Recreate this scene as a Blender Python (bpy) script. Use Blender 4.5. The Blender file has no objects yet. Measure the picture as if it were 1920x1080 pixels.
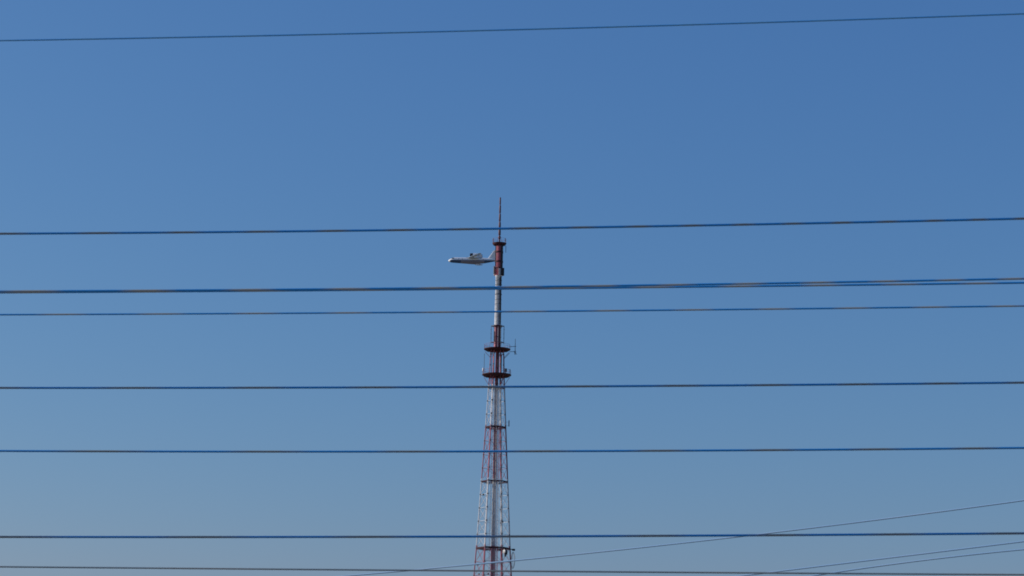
import bpy, bmesh, math, random
from mathutils import Matrix, Vector
random.seed(7)
sc = bpy.context.scene
COL = sc.collection
R = math.radians

# ------------------------------------------------------------------ camera
PITCH, ROLL, HFOV = 11.72, 1.1, 27.34
EYE = Vector((0, 0, 1.7))
cd = bpy.data.cameras.new('camera')
cam = bpy.data.objects.new('camera', cd)
COL.objects.link(cam)
cd.angle = R(HFOV)
cd.clip_start = 0.5
cd.clip_end = 200000
cd.dof.use_dof = True            # focused on the tower: the cables close by go a little soft
cd.dof.focus_distance = 655
cd.dof.aperture_fstop = 8.5
sc.cycles.filter_width = 1.8
CM = Matrix.Rotation(R(90 + PITCH), 3, 'X') @ Matrix.Rotation(R(ROLL), 3, 'Z')
cam.matrix_world = Matrix.Translation(EYE) @ CM.to_4x4()
sc.camera = cam
FPX = 960 / math.tan(R(HFOV / 2))

# ------------------------------------------------------------------ sky, sun, exposure
SUN_EL, SUN_ROT = 24.4, -82.0
w = bpy.data.worlds.new('World')
sc.world = w
w.use_nodes = True
nt = w.node_tree
bg = nt.nodes['Background']
sky = nt.nodes.new('ShaderNodeTexSky')
sky.sky_type = 'NISHITA'
sky.sun_disc = False
sky.sun_elevation = R(SUN_EL)
sky.sun_rotation = R(SUN_ROT)
sky.altitude = 1077
sky.air_density = 1.459
sky.dust_density = 2.01
sky.ozone_density = 10.0
# the air's colour: each channel of the sky takes a gain and a gentle gamma, the same over the whole dome
sep = nt.nodes.new('ShaderNodeSeparateColor')
com = nt.nodes.new('ShaderNodeCombineColor')
nt.links.new(sky.outputs[0], sep.inputs[0])
SKY_GAIN = 0.1026
for ch, (tint_, gam, gain) in enumerate(((1.019, 1.05, 1.120), (0.961, 0.86, 0.823), (1.0, 0.57, 0.705))):
    pre = nt.nodes.new('ShaderNodeMath')
    pre.operation = 'MULTIPLY'
    pre.inputs[1].default_value = SKY_GAIN * tint_
    pw = nt.nodes.new('ShaderNodeMath')
    pw.operation = 'POWER'
    pw.inputs[1].default_value = gam
    post = nt.nodes.new('ShaderNodeMath')
    post.operation = 'MULTIPLY'
    post.inputs[1].default_value = gain / 0.1
    nt.links.new(sep.outputs[ch], pre.inputs[0])
    nt.links.new(pre.outputs[0], pw.inputs[0])
    nt.links.new(pw.outputs[0], post.inputs[0])
    nt.links.new(post.outputs[0], com.inputs[ch])
nt.links.new(com.outputs[0], bg.inputs[0])
bg.inputs[1].default_value = 0.1
sd = bpy.data.lights.new('sun', 'SUN')
sd.energy = 4.3
sd.angle = R(0.5)
sd.color = (1.0, 0.94, 0.86)
sun = bpy.data.objects.new('sun', sd)
COL.objects.link(sun)
to_sun = Vector((math.sin(R(SUN_ROT)) * math.cos(R(SUN_EL)), math.cos(R(SUN_ROT)) * math.cos(R(SUN_EL)), math.sin(R(SUN_EL))))
sun.rotation_euler = to_sun.to_track_quat('Z', 'Y').to_euler()
sun.location = (-60, 20, 60)
sc.view_settings.view_transform = 'Standard'
sc.view_settings.look = 'None'
sc.view_settings.exposure = 0
sc.view_settings.gamma = 1
sc.view_settings.use_curve_mapping = False


# ------------------------------------------------------------------ survey: where a sight line meets an upright plane y = a + b*x
def survey(px, py, a, b=0.0):
    d = CM @ Vector((px - 960, 540 - py, -FPX))
    t = a / (d.y - b * d.x)
    return EYE + d * t


# ------------------------------------------------------------------ materials
def mat(name):
    m = bpy.data.materials.new(name)
    m.use_nodes = True
    return m, m.node_tree, m.node_tree.nodes['Principled BSDF']


def painted(name, col, rough=0.5, metal=0.0, wear=0.25, scale=1.5, wear_col=None):
    m, t, b = mat(name)
    tc = t.nodes.new('ShaderNodeTexCoord')
    n = t.nodes.new('ShaderNodeTexNoise')
    n.inputs['Scale'].default_value = scale
    n.inputs['Detail'].default_value = 6
    t.links.new(tc.outputs['Object'], n.inputs['Vector'])
    mr = t.nodes.new('ShaderNodeMapRange')
    mr.inputs[1].default_value = 0.45
    mr.inputs[2].default_value = 0.7
    mr.inputs[4].default_value = wear
    t.links.new(n.outputs['Fac'], mr.inputs[0])
    mx = t.nodes.new('ShaderNodeMix')
    mx.data_type = 'RGBA'
    mx.inputs[6].default_value = (*col, 1)
    mx.inputs[7].default_value = (*(wear_col or [c * 0.55 for c in col]), 1)
    t.links.new(mr.outputs[0], mx.inputs[0])
    t.links.new(mx.outputs[2], b.inputs['Base Color'])
    b.inputs['Roughness'].default_value = rough
    b.inputs['Metallic'].default_value = metal
    return m


def banded(name, edges, red, white):
    """red and white obstruction paint, bands by height on the structure (metres above its base)"""
    m, t, b = mat(name)
    tc = t.nodes.new('ShaderNodeTexCoord')
    sp = t.nodes.new('ShaderNodeSeparateXYZ')
    t.links.new(tc.outputs['Object'], sp.inputs[0])
    dv = t.nodes.new('ShaderNodeMath')
    dv.operation = 'DIVIDE'
    dv.inputs[1].default_value = 200
    t.links.new(sp.outputs['Z'], dv.inputs[0])
    cr = t.nodes.new('ShaderNodeValToRGB')
    cr.color_ramp.interpolation = 'CONSTANT'
    cols = [red, white]
    e = cr.color_ramp.elements
    e[0].position = 0
    e[0].color = (*cols[0], 1)
    e[1].position = edges[0] / 200
    e[1].color = (*cols[1], 1)
    for i, z in enumerate(edges[1:]):
        k = e.new(z / 200)
        k.color = (*cols[i % 2], 1)
    t.links.new(dv.outputs[0], cr.inputs[0])
    n = t.nodes.new('ShaderNodeTexNoise')
    n.inputs['Scale'].default_value = 1.4
    n.inputs['Detail'].default_value = 8
    t.links.new(tc.outputs['Object'], n.inputs['Vector'])
    mr = t.nodes.new('ShaderNodeMapRange')
    mr.inputs[1].default_value = 0.42
    mr.inputs[2].default_value = 0.72
    mr.inputs[4].default_value = 0.45
    t.links.new(n.outputs['Fac'], mr.inputs[0])
    mx = t.nodes.new('ShaderNodeMix')
    mx.data_type = 'RGBA'
    mx.inputs[7].default_value = (0.22, 0.15, 0.13, 1)
    t.links.new(mr.outputs[0], mx.inputs[0])
    t.links.new(cr.outputs[0], mx.inputs[6])
    t.links.new(mx.outputs[2], b.inputs['Base Color'])
    b.inputs['Roughness'].default_value = 0.6
    return m


# ------------------------------------------------------------------ mesh helpers
def frame_of(d):
    d = d.normalized()
    u = d.cross(Vector((0, 0, 1)))
    if u.length < 1e-4:
        u = Vector((1, 0, 0))
    u.normalize()
    return u, d.cross(u).normalized()


def add_tube(bm, pts, rad, n=8, cap=True):
    pts = [Vector(p) for p in pts]
    rads = rad if isinstance(rad, (list, tuple)) else [rad] * len(pts)
    rings = []
    u = None
    for i, p in enumerate(pts):
        d = (pts[min(i + 1, len(pts) - 1)] - pts[max(i - 1, 0)]).normalized()
        if u is None:
            u, v = frame_of(d)
        else:
            u = (u - d * u.dot(d)).normalized()
            v = d.cross(u)
        rings.append([bm.verts.new(p + (u * math.cos(a) + v * math.sin(a)) * rads[i])
                      for a in (2 * math.pi * k / n for k in range(n))])
    for a, b in zip(rings, rings[1:]):
        for k in range(n):
            bm.faces.new((a[k], a[(k + 1) % n], b[(k + 1) % n], b[k]))
    if cap:
        bm.faces.new(rings[0][::-1])
        bm.faces.new(rings[-1])
    return rings


def add_lathe(bm, prof, n=24, center=(0, 0), cap=True):
    """profile of (radius, z) about the vertical"""
    rings = []
    for r, z in prof:
        rings.append([bm.verts.new((center[0] + r * math.cos(2 * math.pi * k / n), center[1] + r * math.sin(2 * math.pi * k / n), z)) for k in range(n)])
    for a, b in zip(rings, rings[1:]):
        for k in range(n):
            bm.faces.new((a[k], a[(k + 1) % n], b[(k + 1) % n], b[k]))
    if cap:
        bm.faces.new(rings[0][::-1])
        bm.faces.new(rings[-1])


def add_box(bm, c, s, rotz=0.0):
    c = Vector(c)
    M = Matrix.Rotation(rotz, 3, 'Z')
    v = [bm.verts.new(c + M @ Vector((sx * s[0] / 2, sy * s[1] / 2, sz * s[2] / 2))) for sz in (-1, 1) for sy in (-1, 1) for sx in (-1, 1)]
    for f in ((0, 2, 3, 1), (4, 5, 7, 6), (0, 1, 5, 4), (2, 6, 7, 3), (0, 4, 6, 2), (1, 3, 7, 5)):
        bm.faces.new([v[i] for i in f])


def obj(name, bm, material, parent=None, smooth=True):
    bmesh.ops.recalc_face_normals(bm, faces=bm.faces)
    me = bpy.data.meshes.new(name)
    bm.to_mesh(me)
    bm.free()
    if smooth:
        for p in me.polygons:
            p.use_smooth = True
        try:
            me.set_sharp_from_angle(angle=R(40))
        except Exception:
            pass
    mats = material if isinstance(material, (list, tuple)) else [material]
    for m in mats:
        me.materials.append(m)
    o = bpy.data.objects.new(name, me)
    COL.objects.link(o)
    if parent is not None:
        o.parent = parent
    return o


def thing(name, label, cat, loc=(0, 0, 0), group=None):
    o = bpy.data.objects.new(name, None)
    COL.objects.link(o)
    o.location = loc
    o['label'] = label
    o['category'] = cat
    if group:
        o['group'] = group
    return o


# ------------------------------------------------------------------ ground (below the frame)
bm = bmesh.new()
add = [bm.verts.new((math.cos(2 * math.pi * k / 64) * 60000, math.sin(2 * math.pi * k / 64) * 60000, 0)) for k in range(64)]
bm.faces.new(add)
gm, t, b = mat('dry_grass')
n = t.nodes.new('ShaderNodeTexNoise')
n.inputs['Scale'].default_value = 0.05
n.inputs['Detail'].default_value = 10
tc = t.nodes.new('ShaderNodeTexCoord')
t.links.new(tc.outputs['Object'], n.inputs['Vector'])
cr = t.nodes.new('ShaderNodeValToRGB')
cr.color_ramp.elements[0].color = (0.13, 0.12, 0.075, 1)
cr.color_ramp.elements[1].color = (0.30, 0.27, 0.20, 1)
t.links.new(n.outputs['Fac'], cr.inputs[0])
t.links.new(cr.outputs[0], b.inputs['Base Color'])
b.inputs['Roughness'].default_value = 0.95
g = obj('ground', bm, gm, smooth=False)
g['kind'] = 'structure'

# ------------------------------------------------------------------ the tower
DIST = 640.0
AX = survey(934.6, 540, DIST)
BASE = Vector((AX.x, DIST, 0))


def zy(py):
    """height on the tower's axis seen at a row of the photograph, metres above its base"""
    return survey(934.6, py, DIST).z


S = DIST * 1.02 / FPX          # metres to a pixel at the tower


def px(n):
    return n * S


tower = thing('tv_tower', 'tall red and white banded lattice television tower with round platforms and a thin spire', 'tower', BASE)
edges = sorted([zy(y) for y in (518, 611, 726, 800, 902, 1025)] + [zy(1140), zy(1255)])
# counted from the ground: the band at the foot is red; edges has an even count so the top band is red as well
PAINT = banded('obstruction_paint', edges, (0.37, 0.070, 0.115), (0.64, 0.65, 0.68))
DARKRED = painted('oxide_red_steel', (0.048, 0.006, 0.014), 0.8, 0, 0.5, 1.0, (0.035, 0.008, 0.015))
SPIRE = painted('spire_paint', (0.095, 0.028, 0.050), 0.6, 0, 0.4, 1.0)
STEEL = painted('dull_steel', (0.10, 0.11, 0.13), 0.55, 0.3, 0.4, 2.0)
DARK = painted('black_rubber_cable', (0.02, 0.02, 0.024), 0.7, 0, 0.3, 2.0)
GREY = painted('grey_fibreglass', (0.40, 0.41, 0.43), 0.5, 0, 0.3, 2.0)
WHITE = painted('white_enamel', (0.78, 0.78, 0.77), 0.45, 0, 0.15, 2.0)

# central trunk: a stepped tube from the ground to the top platform
bm = bmesh.new()
prof = [(px(4.6), 0.0), (px(4.3), zy(1030)), (px(3.6), zy(903)), (px(3.4), zy(801)), (px(3.4), zy(727)), (px(3.0), zy(704)), (px(2.6), zy(660)), (px(3.0), zy(652)),
        (px(6.4), zy(651)), (px(6.6), zy(613)), (px(6.2), zy(609)), (px(5.6), zy(519)), (px(7.0), zy(517)), (px(7.1), zy(459))]
add_lathe(bm, prof, 24)
trunk = obj('trunk', bm, PAINT, tower)
# flanges round the trunk
for y, r, h in ((461, 7.6, 1.6), (473, 7.8, 3.0), (491, 7.8, 3.0), (503, 7.6, 1.4), (552, 6.6, 1.4), (586, 6.6, 1.2), (612, 8.0, 3.0), (632, 7.2, 1.2)):
    bm = bmesh.new()
    add_lathe(bm, [(px(r), zy(y) - px(h) / 2), (px(r), zy(y) + px(h) / 2)], 24)
    obj('flange', bm, DARKRED if (y < 518 or y > 605) else STEEL, trunk)
# cable run up the trunk, widened dark to paint in its shaded right side
bm = bmesh.new()
for y0, y1, r in ((459, 517, 7.3), (519, 609, 5.9), (613, 651, 6.9)):
    w_ = 4.4 if y0 < 500 else 2.8
    add_box(bm, (px(r) * math.cos(R(-48)), px(r) * math.sin(R(-48)), (zy(y0) + zy(y1)) / 2), (px(2.2), px(w_), zy(y0) - zy(y1)), R(-48))
obj('cable_tray_shade', bm, DARK, tower)
bm = bmesh.new()
for dx in (-1, 1):
    add_tube(bm, [(px(1.2) * dx - px(2.2), -px(4.9), zy(1100)), (px(1.2) * dx - px(2.2), -px(3.9), zy(727))], px(0.45), 6)
for k in range(150):
    z = zy(1098) + (zy(728) - zy(1098)) * k / 149
    yy = -px(4.9) + px(1.0) * k / 149
    add_tube(bm, [(-px(3.4), yy, z), (-px(1.0), yy, z)], 0.025, 5)
obj('ladder', bm, GREY, tower)

# conduits clipped to the mast's camera side and the stiffeners of the top drum
for deg, y0, y1, r, w_, m_ in ((-95, 519, 609, 5.75, 0.55, GREY), (-112, 519, 609, 5.75, 0.45, STEEL), (-140, 519, 609, 5.8, 0.5, PAINT), (-75, 522, 609, 5.8, 0.5, STEEL),
                               (-150, 459, 500, 7.4, 0.9, DARKRED), (-100, 459, 517, 7.3, 0.45, PAINT), (-120, 613, 651, 6.7, 0.6, DARKRED), (-82, 613, 651, 6.7, 0.7, GREY), (-150, 622, 640, 7.0, 1.0, DARK)):
    bm = bmesh.new()
    add_tube(bm, [(px(r) * math.cos(R(deg)), px(r) * math.sin(R(deg)), zy(y0)), (px(r + .35 * (y1 > 600 and y0 < 600)) * math.cos(R(deg)), px(r + .35 * (y1 > 600 and y0 < 600)) * math.sin(R(deg)), zy(y1))], px(w_), 8)
    obj('conduit', bm, m_, tower)
for y in (526, 534, 543, 562, 570, 579, 595, 603):
    bm = bmesh.new()
    add_lathe(bm, [(px(6.35), zy(y) - px(0.45)), (px(6.35), zy(y) + px(0.45))], 24)
    obj('clamp_ring', bm, GREY if y % 2 else STEEL, trunk)

# six legs: radius of the hexagon by row
LEG = [(660, 12.0), (708, 13.4), (727, 14.6), (801, 18.4), (903, 24.0), (1028, 30.6), (1080, 34.0), (1140, 38.0)]


def leg_r(z):
    pts = sorted((zy(y), px(r)) for y, r in LEG)
    pts = [(0.0, px(62))] + pts
    for (a, ra), (c, rc) in zip(pts, pts[1:]):
        if z <= c:
            return ra + (rc - ra) * (z - a) / (c - a)
    return pts[-1][1]


def corner(k, z, extra=0.0):
    a = R(60 * k + 2.0)
    r = leg_r(z) + extra
    return Vector((r * math.cos(a), r * math.sin(a), z))


joints = [664, 684, 706, 727, 752, 777, 801, 827, 853, 878, 903, 928, 953, 978, 1003, 1028, 1054, 1080]
jz = [zy(y) for y in joints]
z = jz[-1]
low = []
while z > 6:
    z -= 4.6
    low.append(max(z, 0.3))
levels = jz + low
for k in range(6):
    bm = bmesh.new()
    zs = [zy(655)] + jz + low + [0.0]
    add_tube(bm, [corner(k, q) for q in zs], [px(0.85) + 0.0006 * (zs[0] - q) for q in zs], 10)
    nf = len(bm.faces)
    for q in jz:                                     # bolted flanges, bare dark steel
        c = corner(k, q)
        add_lathe(bm, [(px(1.45), q - px(1.2)), (px(1.45), q + px(1.2))], 10, (c.x, c.y))
    bm.faces.ensure_lookup_table()
    for f in bm.faces[nf:]:
        f.material_index = 1
    leg = obj('leg', bm, [PAINT, STEEL], tower)
    if k in (0, 5):                                  # black feeder cable clipped down the right-hand legs
        bm = bmesh.new()
        add_tube(bm, [corner(k, q, px(0.9)) for q in jz], px(0.55), 8)
        obj('feeder_cable', bm, DARK, leg)
# ring beams, heavy where the photograph shows collars, light at the other joints
heavy = {727: 0.8, 801: 1.15, 903: 1.0, 1028: 1.25}
for y in joints[3:]:
    q = zy(y)
    r = px(heavy.get(y, 0.33))
    bm = bmesh.new()
    for k in range(6):
        a, c = corner(k, q), corner(k + 1, q)
        add_tube(bm, [a, c], r, 8)
        if y in heavy:
            add_tube(bm, [a + (Vector((0, 0, -px(2.0)))), c + Vector((0, 0, -px(2.0)))], r * 0.45, 6)
            add_tube(bm, [a, Vector((0, 0, q))], r * 0.4, 6)
    obj('ring_beam', bm, DARKRED if y in heavy else PAINT, tower)
for q in low[1::2]:
    bm = bmesh.new()
    for k in range(6):
        add_tube(bm, [corner(k, q), corner(k + 1, q)], px(0.5), 6)
    obj('ring_beam', bm, PAINT, tower)
# thin crossed rods, one web to each bay between joints
allz = jz[2:] + low
for a, c in zip(allz, allz[1:]):
    bm = bmesh.new()
    for k in range(6):
        add_tube(bm, [corner(k, a), corner(k + 1, c)], 0.042, 5)
        add_tube(bm, [corner(k + 1, a), corner(k, c)], 0.042, 5)
    obj('cross_bracing', bm, PAINT, tower)


# round platforms with railings
def platform(y, r, thick, rail_y, posts, struts=True, mat_=DARKRED, cx=0.0):
    q = zy(y)
    bm = bmesh.new()
    add_lathe(bm, [(px(r * 0.86), q - px(thick)), (px(r), q - px(thick * 0.35)), (px(r), q), (px(r * 0.9), q + 0.01)], 48, (px(cx), 0))
    for k in range(12):
        a = R(30 * k)
        add_tube(bm, [(px(cx), 0, q - px(thick) - 0.05), (px(cx) + px(r * .84) * math.cos(a), px(r * .84) * math.sin(a), q - px(thick) - 0.05)], 0.09, 5)
    p = obj('platform', bm, mat_, tower)
    bm = bmesh.new()
    for k in range(posts):
        a = 2 * math.pi * k / posts
        x, yy = px(cx) + px(r * .97) * math.cos(a), px(r * .97) * math.sin(a)
        add_tube(bm, [(x, yy, q), (x, yy, q + px(rail_y))], 0.03, 5)
    for h in (0.5, 1.0):
        add_tube(bm, [(px(cx) + px(r * .97) * math.cos(2 * math.pi * k / 32), px(r * .97) * math.sin(2 * math.pi * k / 32), q + px(rail_y) * h) for k in range(33)], 0.028, 5, False)
    obj('railing', bm, PAINT, p)
    return p


top = platform(456, 13.2, 3.6, 8.0, 10)
mid = platform(654.5, 24.8, 3.2, 8.0, 20)
low_p = platform(702.5, 27.2, 3.6, 8.0, 20)
for y, r, d in ((660, 22.5, 11), (707, 24.0, 16)):
    for k in range(6):
        bm = bmesh.new()
        a = R(60 * k + 2.0)
        q = zy(y)
        c = corner(k, zy(y + d))
        add_tube(bm, [(px(r) * math.cos(a), px(r) * math.sin(a), q), c], px(0.42), 6)
        obj('strut', bm, PAINT, tower)

# spire: stacked antenna bays on a pole
bm = bmesh.new()
add_tube(bm, [(0, 0, zy(457)), (0, 0, zy(371))], [px(1.5), px(0.9)], 10)
spire = obj('spire', bm, SPIRE, tower)
bays = [(370, 383.5, 1.45), (385, 399.5, 1.75), (401, 415, 1.9), (416.5, 429, 2.1), (430.5, 441, 2.3), (442.5, 448, 2.5)]
for a, c, r in bays:
    bm = bmesh.new()
    add_lathe(bm, [(px(r * .75), zy(c)), (px(r), zy(c - 1)), (px(r), zy(a + 1.5)), (px(r * .75), zy(a))], 12)
    obj('antenna_bay', bm, SPIRE, spire)

# whips and brackets at the top platform edge
for x, y0, y1 in ((11.2, 457, 447), (-11.6, 456, 447.5), (12.4, 462, 474)):
    bm = bmesh.new()
    add_tube(bm, [(px(x), -px(3), zy(y0)), (px(x), -px(3), zy(y1))], px(0.5), 6)
    if y1 > 460:
        add_tube(bm, [(px(x), -px(3), zy(y0)), (px(7), -px(2), zy(459))], px(0.35), 6)
    obj('whip_antenna', bm, STEEL, tower)

# panel aerials round the trunk at the foot of the upper red part
for k, (deg, y0, y1, m_) in enumerate(((-20, 503, 517, DARK), (200, 500, 514, STEEL), (-80, 505, 517, GREY), (100, 503, 517, GREY), (40, 504, 516, GREY), (150, 503, 516, GREY))):
    bm = bmesh.new()
    a = R(deg)
    rr = px(9.4)
    add_box(bm, (rr * math.cos(a), rr * math.sin(a), (zy(y0) + zy(y1)) / 2), (px(2.0), px(3.6), zy(y0) - zy(y1)), a)
    for y in (y0 + 2, y1 - 2):
        add_tube(bm, [(px(5.4) * math.cos(a), px(5.4) * math.sin(a), zy(y)), (rr * math.cos(a), rr * math.sin(a), zy(y))], px(0.5), 6)
    bmesh.ops.bevel(bm, geom=[e for e in bm.edges if e.calc_length() > px(9)], offset=px(0.4), segments=2, affect='EDGES')
    obj('panel_antenna', bm, m_, tower)

# cage of vertical dipoles below the white mast
cage = None
for q in (zy(611.5), zy(642)):
    bm = bmesh.new()
    add_tube(bm, [(px(12) * math.cos(R(60 * k)), px(12) * math.sin(R(60 * k)), q) for k in range(7)], px(0.45), 6, False)
    for k in range(6):
        add_tube(bm, [(px(5) * math.cos(R(60 * k)), px(5) * math.sin(R(60 * k)), q), (px(12) * math.cos(R(60 * k)), px(12) * math.sin(R(60 * k)), q)], px(0.4), 6)
    cage = obj('antenna_cage', bm, STEEL, tower)
for k in range(6):
    bm = bmesh.new()
    c = (px(12) * math.cos(R(60 * k)), px(12) * math.sin(R(60 * k)))
    add_tube(bm, [(*c, zy(645)), (*c, zy(610.5))], px(0.5), 6)
    for y in (618, 626, 634):
        add_tube(bm, [(c[0] - px(1.4), c[1], zy(y)), (c[0] + px(1.4), c[1], zy(y))], px(0.25), 5)
    obj('dipole', bm, STEEL, cage)

# feeder pipes between the two round platforms
for x, yy, r, m_, y0, y1 in ((-5.5, -4, 0.7, STEEL, 658, 702), (-2.0, 6, 0.5, PAINT, 658, 702), (3.6, -5, 0.55, PAINT, 658, 702), (8.2, 2, 0.75, DARK, 664, 702),
                             (-23.6, -3, 0.42, STEEL, 664, 702), (-9.6, 5, 0.6, DARKRED, 658, 700), (2.0, -2.0, 1.9, DARK, 657, 702),
                             (-6, 3, .6, DARK, 706, 727), (6, -4, .6, DARK, 706, 727), (0.5, -2.5, 1.6, DARK, 706, 727)):
    bm = bmesh.new()
    add_tube(bm, [(px(x), px(yy), zy(y1)), (px(x), px(yy), zy(y0))], px(r), 8)
    obj('feeder_pipe', bm, m_, tower)
# feeder pipes inside the lower lattice
for x, yy, r, m_ in ((5.0, -4.5, 0.9, WHITE), (6.8, 3.0, 0.5, PAINT), (-5.8, -2.5, 0.6, WHITE), (1.6, -4.6, 0.8, GREY)):
    bm = bmesh.new()
    add_tube(bm, [(px(x * 1.25), px(yy * 1.25), zy(1100)), (px(x), px(yy), zy(727))], px(r), 8)
    obj('feeder_pipe', bm, m_, tower)

# outrigger aerial at the right of the upper round platform
bm = bmesh.new()
add_tube(bm, [(px(33.5), -px(2), zy(665)), (px(33.5), -px(2), zy(635))], [px(0.7), px(0.4)], 8)
for y in (649, 658.5):
    add_tube(bm, [(px(23), -px(1), zy(y + 1)), (px(35.5), -px(2), zy(y))], px(0.5), 6)
add_tube(bm, [(px(33.5), -px(2), zy(659)), (px(36.5), -px(2), zy(664.5))], px(0.5), 6)
add_tube(bm, [(px(31), -px(2), zy(658)), (px(33.5), -px(2), zy(664))], px(0.4), 6)
ag = obj('outrigger_aerial', bm, STEEL, tower)
bm = bmesh.new()
add_tube(bm, [(px(23), 0, zy(662)), (px(11.5), 0, zy(674))], px(0.45), 6)
obj('strut', bm, STEEL, tower)

# small aerial standing off the right leg above the middle collar
bm = bmesh.new()
add_box(bm, (px(24.6), -px(1), (zy(788) + zy(799.5)) / 2), (px(1.8), px(1.8), zy(788) - zy(799.5)))
bmesh.ops.bevel(bm, geom=list(bm.edges), offset=px(0.3), segments=2, affect='EDGES')
for y in (791, 798):
    add_tube(bm, [(px(24.2), -px(1), zy(y)), (px(18.0), 0, zy(y + .5))], px(0.2), 5)
obj('panel_antenna', bm, STEEL, tower)

# gear on the lower round platform
bm = bmesh.new()
add_tube(bm, [(-px(25.6), -px(3), zy(702)), (-px(25.6), -px(3), zy(690))], px(0.35), 6)
add_lathe(bm, [(px(0.2), zy(697.5)), (px(1.3), zy(696)), (px(1.3), zy(692)), (px(0.2), zy(690.5))], 12, (-px(25.6), -px(3)))
obj('radome', bm, WHITE, tower)['label'] = 'small white radome'
bm = bmesh.new()
add_box(bm, (px(16.8), -px(8), (zy(692) + zy(698.5)) / 2), (px(3.6), px(3.4), zy(692) - zy(698.5)), 0.3)
bmesh.ops.bevel(bm, geom=list(bm.edges), offset=px(0.5), segments=2, affect='EDGES')
add_tube(bm, [(px(16.8), -px(8), zy(702)), (px(16.8), -px(8), zy(698))], px(0.6), 8)
obj('equipment_box', bm, DARK, tower)
bm = bmesh.new()
add_tube(bm, [(px(24.5), -px(4), zy(702)), (px(24.5), -px(4), zy(692.5))], px(0.55), 6)
add_box(bm, (px(24.5), -px(4), zy(694)), (px(1.5), px(1.5), px(3.0)))
obj('whip_antenna', bm, STEEL, tower)


# dish antennas at the lowest collar in view
def dish(center, normal, r, depth, back, shell_mat, label):
    nrm = Vector(normal).normalized()
    q = nrm.to_track_quat('Z', 'Y').to_matrix()
    bm = bmesh.new()
    prof = [(0.02, -depth)] + [(r * math.sin(R(a)), -depth * math.cos(R(a))) for a in (15, 30, 45, 60, 75, 90)] + [(r, 0.25 * r), (r * .98, 0.25 * r), (r * .7, 0.33 * r), (0.02, 0.37 * r)]
    add_lathe(bm, prof, 24)
    bm.transform(q.to_4x4())
    bm.transform(Matrix.Translation(center))
    d = obj('dish_antenna', bm, shell_mat, tower)
    d['label'] = label
    bm = bmesh.new()
    add_lathe(bm, [(r * .35, -depth - back), (r * .45, -depth * .6), (r * .45, -depth * .5)], 14)
    bm.transform(q.to_4x4())
    bm.transform(Matrix.Translation(center))
    obj('mount', bm, STEEL, d)
    return d


dish(Vector((px(20.5), -px(22), zy(1035.5))), (-1.0, -0.75, 0.1), px(3.7), px(1.8), px(4.5), GREY, 'round white dish')
bm = bmesh.new()
add_tube(bm, [(px(22.5), -px(19), zy(1029)), (px(22.5), -px(19), zy(1045))], px(1.6), 8)
add_box(bm, (px(24), -px(18), zy(1037)), (px(4.6), px(4), px(8)))
obj('equipment_box', bm, DARK, tower)
bm = bmesh.new()
lc = Vector((px(36.6), -px(3), zy(1050.5)))
ux, uz = Vector((math.sin(R(13)), -math.cos(R(13)), 0)), Vector((0, 0, 1))
add_tube(bm, [lc + (ux * math.cos(2 * math.pi * k / 32) + uz * math.sin(2 * math.pi * k / 32)) * px(14.5) for k in range(33)], px(0.55), 6, False)
loop = obj('grid_dish', bm, STEEL, tower)
loop['label'] = 'open grid dish seen almost edge on'
bm = bmesh.new()
nx = Vector((-ux.y, ux.x, 0))
for t_ in (-0.75, -0.5, -0.25, 0, 0.25, 0.5, 0.75):
    h_ = math.sqrt(1 - t_ * t_)
    add_tube(bm, [lc + ux * px(14.5) * t_ + uz * px(14.5) * h_ * q - nx * px(3.0) * (1 - t_ * t_ - (h_ * q) ** 2) for q in (-1, -.6, -.2, .2, .6, 1)], px(0.18), 5)
obj('grid', bm, GREY, loop)
bm = bmesh.new()
add_box(bm, (px(37.5), -px(2), zy(1030.5)), (px(5.5), px(4), px(3.6)))
add_tube(bm, [(px(30), 0, zy(1029)), (px(36), -px(2), zy(1030))], px(0.8), 8)
bmesh.ops.bevel(bm, geom=[e for e in bm.edges if e.calc_length() > px(3.4)][:12], offset=px(0.4), segments=1, affect='EDGES')
obj('equipment_box', bm, DARK, tower)
for y in (1046, 1062):
    bm = bmesh.new()
    add_tube(bm, [corner(0, zy(y)), (px(35.5), -px(3), zy(y))], px(0.4), 6)
    obj('strut', bm, STEEL, tower)
for k, (x, y) in enumerate(((-27, 1060), (-8, 1077), (-25, 1078), (18, 1077), (2, 1073), (-20, 929), (16, 979))):
    bm = bmesh.new()
    add_box(bm, (px(x), -px(10), zy(y)), (px(3.0), px(3), px(3.2)), 0.4 * k)
    bmesh.ops.bevel(bm, geom=list(bm.edges), offset=px(0.4), segments=1, affect='EDGES')
    add_tube(bm, [(px(x), -px(10), zy(y)), (px(x), px(3), zy(y))], px(0.3), 5)
    obj('equipment_box', bm, STEEL, tower)

# ------------------------------------------------------------------ the flying boat, nose to the left, beyond the tower
PD = 1226.0
PC = survey(840.6, 488.6, PD)
plane = thing('seaplane', 'white jet flying boat with dark hull flying left past the tower top', 'airplane', PC)
plane.rotation_euler = (R(3.0), 0, 0)

HULL, t, b = mat('airframe_paint')
tc = t.nodes.new('ShaderNodeTexCoord')
sp = t.nodes.new('ShaderNodeSeparateXYZ')
t.links.new(tc.outputs['Object'], sp.inputs[0])
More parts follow.
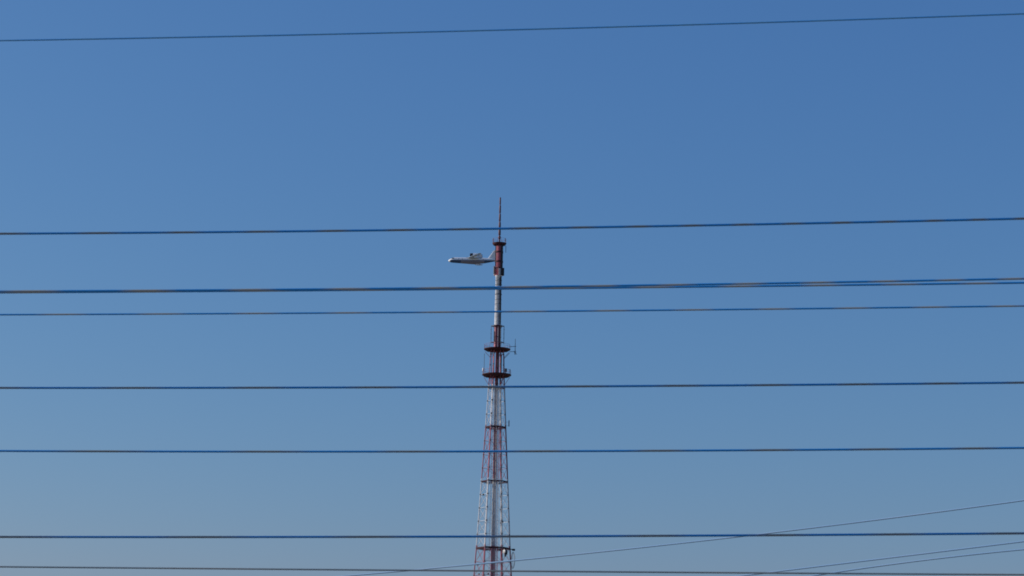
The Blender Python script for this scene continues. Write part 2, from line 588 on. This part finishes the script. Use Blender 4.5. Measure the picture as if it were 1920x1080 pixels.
# cheat line: z climbs a little towards the tail
lm = t.nodes.new('ShaderNodeMath')
lm.operation = 'MULTIPLY_ADD'
lm.inputs[1].default_value = -0.012
t.links.new(sp.outputs['X'], lm.inputs[0])
t.links.new(sp.outputs['Z'], lm.inputs[2])
cr = t.nodes.new('ShaderNodeValToRGB')
cr.color_ramp.interpolation = 'CONSTANT'
mr = t.nodes.new('ShaderNodeMapRange')
mr.inputs[1].default_value = -4
mr.inputs[2].default_value = 4
t.links.new(lm.outputs[0], mr.inputs[0])
e = cr.color_ramp.elements
e[0].position, e[0].color = 0, (0.022, 0.065, 0.150, 1)
e[1].position, e[1].color = (0.25 + 4) / 8, (0.80, 0.80, 0.79, 1)
k = e.new((-1.55 + 4) / 8)
k.color = (0.022, 0.065, 0.150, 1)
t.links.new(mr.outputs[0], cr.inputs[0])
# the radome is white all round
gt = t.nodes.new('ShaderNodeMath')
gt.operation = 'LESS_THAN'
gt.inputs[1].default_value = 1.2
t.links.new(sp.outputs['X'], gt.inputs[0])
mx = t.nodes.new('ShaderNodeMix')
mx.data_type = 'RGBA'
mx.inputs[7].default_value = (0.80, 0.80, 0.79, 1)
t.links.new(gt.outputs[0], mx.inputs[0])
sl = t.nodes.new('ShaderNodeMath')       # slate band amidships, between the boot topping and the white
sl.operation = 'COMPARE'
sl.inputs[1].default_value = 14.5
sl.inputs[2].default_value = 7.0
t.links.new(sp.outputs['X'], sl.inputs[0])
lt = t.nodes.new('ShaderNodeMath')
lt.operation = 'LESS_THAN'
lt.inputs[1].default_value = 0.25
t.links.new(lm.outputs[0], lt.inputs[0])
an = t.nodes.new('ShaderNodeMath')
an.operation = 'MULTIPLY'
t.links.new(sl.outputs[0], an.inputs[0])
t.links.new(lt.outputs[0], an.inputs[1])
m2 = t.nodes.new('ShaderNodeMix')
m2.data_type = 'RGBA'
m2.inputs[7].default_value = (0.18, 0.175, 0.23, 1)
t.links.new(an.outputs[0], m2.inputs[0])
t.links.new(cr.outputs[0], m2.inputs[6])
t.links.new(m2.outputs[2], mx.inputs[6])
t.links.new(mx.outputs[2], b.inputs['Base Color'])
b.inputs['Roughness'].default_value = 0.35
AWHITE = painted('aircraft_white', (0.80, 0.80, 0.79), 0.35, 0, 0.12, 0.6)
AGREY = painted('wing_grey', (0.42, 0.52, 0.66), 0.45, 0, 0.2, 0.6)
AROOTSHADE = painted('wing_root_shade', (0.10, 0.14, 0.21), 0.45, 0, 0.2, 0.6)  # shade at the wing root, put into the colour
ADARK = painted('intake_black', (0.012, 0.014, 0.02), 0.6, 0, 0.2, 0.6)
GLASS, t, b = mat('cockpit_glass')
b.inputs['Base Color'].default_value = (0.01, 0.014, 0.02, 1)
b.inputs['Roughness'].default_value = 0.08

# fuselage lofted from stations (x, top, bottom, half width, hull sharpness)
ST = [(0.0, -0.02, -0.18, 0.10, 0), (0.25, 0.36, -0.55, 0.45, 0), (0.8, 0.80, -0.88, 0.85, .1), (1.6, 1.28, -1.10, 1.15, .3), (2.3, 1.72, -1.20, 1.30, .45), (3.0, 1.93, -1.26, 1.38, .5),
      (4.2, 1.98, -1.32, 1.43, .55), (7.0, 2.02, -1.50, 1.45, .6), (10.5, 2.02, -1.72, 1.45, .6), (14.0, 2.05, -1.95, 1.45, .65), (16.6, 2.05, -2.05, 1.45, .65),
      (16.7, 2.05, -1.80, 1.45, .6), (19.0, 2.02, -1.62, 1.42, .5), (22.0, 1.95, -1.20, 1.30, .4), (25.0, 1.85, -0.60, 1.08, .2), (28.0, 1.70, 0.05, 0.75, 0), (30.5, 1.50, 0.55, 0.42, 0), (31.6, 1.25, 0.85, 0.15, 0)]
bm = bmesh.new()
rings = []
NS = 28
for x, zt, zb, hw, v in ST:
    ring = []
    zc = zb + (zt - zb) * 0.5
    hh = (zt - zb) / 2
    for k in range(NS):
        a = 2 * math.pi * k / NS
        cy, cz = math.cos(a), math.sin(a)
        if cz < 0 and v > 0:
            # V shaped planing bottom with a hard chine
            vy = abs(cy) ** 0.55
            vz = -(1 - vy) ** 0.9 * 0.75 - 0.25 * min(1, -cz * 2)
            cy2, cz2 = math.copysign(vy, cy), vz
            cy = cy * (1 - v) + cy2 * v
            cz = cz * (1 - v) + cz2 * v
        ring.append(bm.verts.new((x, hw * cy, zc + hh * cz)))
    rings.append(ring)
for a, c in zip(rings, rings[1:]):
    for k in range(NS):
        bm.faces.new((a[k], a[(k + 1) % NS], c[(k + 1) % NS], c[k]))
bm.faces.new(rings[0])
bm.faces.new(rings[-1][::-1])
fus = obj('fuselage', bm, HULL, plane)


def aerofoil(t):
    """closed section of unit chord, thickness t, as (x, z)"""
    up, dn = [], []
    for s in (0, .02, .08, .2, .4, .6, .8, 1.0):
        y = 5 * t * (0.2969 * math.sqrt(s) - 0.126 * s - 0.3516 * s * s + 0.2843 * s ** 3 - 0.1036 * s ** 4)
        up.append((s, y))
        dn.append((s, -y * 0.7))
    return up + dn[::-1][:-1]


def loft_wing(bm, secs, vertical=False):
    """secs: (span position, leading edge x, chord, height offset, thickness)"""
    rr = []
    for s, x0, c, h, th in secs:
        ring = []
        for (u, q) in aerofoil(th):
            ring.append(bm.verts.new((x0 + u * c, q * c, s) if vertical else (x0 + u * c, s, h + q * c)))
        rr.append(ring)
    n = len(rr[0])
    for a, c in zip(rr, rr[1:]):
        for k in range(n):
            bm.faces.new((a[k], a[(k + 1) % n], c[(k + 1) % n], c[k]))
    bm.faces.new(rr[0])
    bm.faces.new(rr[-1][::-1])


for sgn in (-1, 1):
    bm = bmesh.new()
    loft_wing(bm, [(sgn * 0.0, 11.3, 5.6, 1.85, .14), (sgn * 1.6, 11.7, 5.4, 1.88, .14), (sgn * 6.5, 14.0, 4.0, 1.95, .13), (sgn * 15.6, 17.9, 2.0, 2.05, .11), (sgn * 16.3, 18.5, 1.2, 2.1, .10)])
    wing = obj('wing', bm, AGREY, plane)
    # float on a pylon near the tip
    bm = bmesh.new()
    fl = [(15.6, .05), (16.2, .28), (17.2, .42), (18.4, .44), (19.6, .34), (20.6, .06)]
    add_tube(bm, [(x, sgn * 13.4, 0.05 + (.12 if i in (0, 5) else 0)) for i, (x, r) in enumerate(fl)], [r for x, r in fl], 12)
    loft_wing(bm, [(sgn * 13.3, 17.2, 1.6, .2, .18), (sgn * 13.45, 17.2, 1.6, 2.0, .18)])
    obj('float', bm, AGREY, wing)
    # engine nacelle above the wing root, behind the rear spar
    bm = bmesh.new()
    y0 = sgn * 2.75
    nz = 3.25
    prof = [(12.9, .72), (13.1, .86), (13.8, .98), (15.2, 1.02), (17.0, .98), (18.6, .80), (19.6, .62), (19.9, .45)]
    add_tube(bm, [(x, y0, nz) for x, r in prof], [r for x, r in prof], 20, cap=False)
    add_tube(bm, [(x, y0, nz) for x in (12.9, 13.2, 13.5)], [.72, .66, .64], 20, cap=False)
    nac = obj('engine_nacelle', bm, AWHITE, plane)
    bm = bmesh.new()
    add_tube(bm, [(x, y0, nz) for x in (13.30, 13.36)], [.70, .70], 20)
    add_tube(bm, [(12.9, y0, nz), (13.3, y0, nz)], [.08, .25], 10)
    obj('intake', bm, ADARK, nac)
    bm = bmesh.new()
    add_tube(bm, [(12.86, y0, nz), (13.1, y0, nz), (13.8, y0, nz), (14.6, y0, nz)], [.80, .90, 1.01, 1.035], 20, cap=False)
    add_tube(bm, [(12.86, y0, nz), (13.25, y0, nz)], [.80, .69], 20, cap=False)
    obj('intake_lip', bm, ADARK, nac)
    bm = bmesh.new()
    add_tube(bm, [(19.2, y0, nz), (19.9, y0, nz), (20.4, y0, nz)], [.5, .44, .1], 14)
    obj('exhaust', bm, ADARK, nac)
    bm = bmesh.new()
    loft_wing(bm, [(sgn * 1.1, 14.4, 4.2, 1.9, .2), (sgn * 2.6, 14.2, 4.4, 3.0, .2)])
    obj('pylon', bm, AGREY, nac)

# wing root fairing over the fuselage, its dark slate standing in for wing-root shade
bm = bmesh.new()
fr = [(10.2, .05, .1), (11.2, .75, .28), (13, 1.15, .42), (16, 1.2, .45), (18.5, .95, .34), (21.0, .05, .1)]
rr = []
for x, hw, h in fr:
    rr.append([bm.verts.new((x, hw * math.cos(2 * math.pi * k / 16), 1.95 + h * math.sin(2 * math.pi * k / 16))) for k in range(16)])
for a, c in zip(rr, rr[1:]):
    for k in range(16):
        bm.faces.new((a[k], a[(k + 1) % 16], c[(k + 1) % 16], c[k]))
bm.faces.new(rr[0])
bm.faces.new(rr[-1][::-1])
obj('wing_fairing', bm, AROOTSHADE, plane)

bm = bmesh.new()
loft_wing(bm, [(1.6, 23.3, 6.4, 0, .15), (2.4, 24.1, 5.6, 0, .15), (6.6, 26.9, 3.8, 0, .13)], vertical=True)
fin = obj('fin', bm, AWHITE, plane)
for sgn in (-1, 1):
    bm = bmesh.new()
    loft_wing(bm, [(0, 27.1, 3.5, 6.62, .09), (sgn * 4.9, 29.6, 1.5, 6.55, .09)])
    obj('tailplane', bm, AWHITE, plane)
# cockpit glazing wrapped over the step behind the nose
for side in (-1, 1):
    bm = bmesh.new()
    prev = None
    for x, zl, zh, hl, hh_ in ((1.9, 0.98, 1.32, .98, .42), (2.3, 1.02, 1.56, 1.08, .56), (2.9, 1.06, 1.66, 1.20, .76), (3.5, 1.08, 1.60, 1.28, .92)):
        cur = (bm.verts.new((x - .05, side * (hl + .06), zl + .05)), bm.verts.new((x - .05, side * (hh_ + .06), zh + .06)))
        if prev:
            bm.faces.new((prev[0], cur[0], cur[1], prev[1]))
        prev = cur
    obj('cockpit_window', bm, GLASS, plane)
for sgn in (-1, 1):
    for x in (6.2, 8.4, 20.8):
        bm = bmesh.new()
        add_tube(bm, [(x, sgn * 1.30, 0.95), (x, sgn * 1.452, 0.93)], 0.22, 12)
        obj('cabin_window', bm, GLASS, plane)


# ------------------------------------------------------------------ overhead cables
def cable_mat(name, blue, tan, rough=0.5):
    m, t, b = mat(name)
    at = t.nodes.new('ShaderNodeAttribute')
    at.attribute_name = 'lay'
    cr = t.nodes.new('ShaderNodeValToRGB')
    e = cr.color_ramp.elements
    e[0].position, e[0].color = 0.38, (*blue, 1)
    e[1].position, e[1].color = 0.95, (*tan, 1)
    tc = t.nodes.new('ShaderNodeTexCoord')
    n = t.nodes.new('ShaderNodeTexNoise')
    n.inputs['Scale'].default_value = 9
    n.inputs['Detail'].default_value = 4
    t.links.new(tc.outputs['Object'], n.inputs['Vector'])
    ad = t.nodes.new('ShaderNodeMath')
    ad.operation = 'MULTIPLY_ADD'
    ad.inputs[1].default_value = 0.35
    t.links.new(n.outputs['Fac'], ad.inputs[0])
    sb = t.nodes.new('ShaderNodeMath')
    sb.operation = 'SUBTRACT'
    sb.inputs[1].default_value = 0.17
    t.links.new(at.outputs['Fac'], sb.inputs[0])
    t.links.new(sb.outputs[0], ad.inputs[2])
    t.links.new(ad.outputs[0], cr.inputs[0])
    t.links.new(cr.outputs[0], b.inputs['Base Color'])
    b.inputs['Roughness'].default_value = rough
    return m


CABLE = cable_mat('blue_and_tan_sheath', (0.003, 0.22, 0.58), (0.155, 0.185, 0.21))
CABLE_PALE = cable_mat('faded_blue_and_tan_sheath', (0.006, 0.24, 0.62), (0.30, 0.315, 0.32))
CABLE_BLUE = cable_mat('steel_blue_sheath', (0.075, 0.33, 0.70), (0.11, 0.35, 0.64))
CABLE_GREY = cable_mat('grey_sheath', (0.22, 0.27, 0.29), (0.28, 0.29, 0.28))
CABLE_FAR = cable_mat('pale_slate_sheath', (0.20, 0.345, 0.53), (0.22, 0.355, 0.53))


def lagrange(pts, x):
    s = 0
    for i, (xi, yi) in enumerate(pts):
        p = yi
        for j, (xj, _) in enumerate(pts):
            if i != j:
                p *= (x - xj) / (xi - xj)
        s += p
    return s


def cable(label, pts, dist, width, material, lay=(190, 120), phase=0.0, slope=-0.136, ext=(-2400, 4300)):
    """one conductor on the upright plane y = dist + slope*x, sagging through the three surveyed points; width in metres"""
    path = []
    n = 420
    for i in range(n + 1):
        x = ext[0] + (ext[1] - ext[0]) * i / n
        path.append((x, survey(x, lagrange(pts, x), dist, slope)))
    mid_p = path[n // 2][1].copy()
    bm = bmesh.new()
    rings = add_tube(bm, [p - mid_p for _, p in path], width / 2, 10)
    vals = []
    for x, _ in path:
        # turns of the sheath's colour along the conductor: the lay tightens slowly to one end
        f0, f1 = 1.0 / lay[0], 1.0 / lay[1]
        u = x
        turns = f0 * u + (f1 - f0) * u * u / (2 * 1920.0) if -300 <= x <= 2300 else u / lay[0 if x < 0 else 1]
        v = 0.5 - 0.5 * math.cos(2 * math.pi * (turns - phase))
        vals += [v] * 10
    o = obj('overhead_cable', bm, material)
    o.data.attributes.new('lay', 'FLOAT', 'POINT').data.foreach_set('value', vals)
    o.location = mid_p
    o['label'] = label
    o['category'] = 'cable'
    o['group'] = 'overhead cables crossing the sky'
    return o


W = 20.4 / FPX   # a pixel of the photograph at 20 m
cable('steel blue cable, topmost of all, high above the spire', [(0, 76), (960, 55.6), (1920, 25.6)], 20.0, W * 3.3, CABLE_BLUE, (160, 120), 0.5)
cable('dark blue and tan cable crossing the middle of the spire', [(0, 438.2), (940, 428.7), (1920, 409.8)], 20.0, W * 4.4, CABLE, (188, 80), 0.55)
cable('upper of two close cables just below the flying boat, spreading apart rightward', [(0, 546.2), (1000, 537.7), (1920, 522.4)], 19.7, W * 4.0, CABLE_PALE, (235, 115), 0.75)
cable('lower of two close cables just below the flying boat, spreading apart rightward', [(0, 548.6), (1000, 540.8), (1920, 530.2)], 20.4, W * 4.0, CABLE_PALE, (240, 140), 0.75)
cable('thin blue and tan cable across the white mast between pair and upper platform', [(0, 590), (1000, 583.8), (1920, 573.6)], 20.1, W * 3.3, CABLE_PALE, (192, 140), 0.12)
cable('blue and tan cable just under the lower round platform', [(0, 727.3), (940, 725.3), (1920, 717.4)], 20.0, W * 4.1, CABLE, (275, 148), 0.45)
cable('blue and tan cable across the middle of the lower red lattice section', [(0, 845.5), (935, 846.3), (1920, 839.8)], 20.2, W * 4.1, CABLE, (370, 175), 0.05)
cable('blue and tan cable just above the collar with the white dish', [(0, 1006.7), (880, 1006.1), (1920, 1000)], 20.0, W * 4.3, CABLE, (400, 200), 0.54)
cable('thin plain grey cable nearest the bottom, slanting down rightward', [(0, 1062.7), (880, 1070.2), (1920, 1077.6)], 20.1, W * 3.2, CABLE_GREY, (500, 500), 0.3)
FW = 61.0 / FPX  # a pixel at 60 m
for lab, pts in (('faint thin line rising rightward, crossing the tower near its lowest collar', [(890, 1058.2), (1437, 1000), (1920, 938)]),
                 ('faint thin line low at the right, upper of the close sloping two', [(1420, 1076), (1660, 1046.8), (1920, 1015)]),
                 ('faint thin line low at the right, lower of the close sloping two', [(1547, 1076), (1703, 1054), (1920, 1030)])):
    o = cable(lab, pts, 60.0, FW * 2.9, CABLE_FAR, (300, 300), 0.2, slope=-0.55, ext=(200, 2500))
    o['group'] = 'faint lines rising at the lower right'
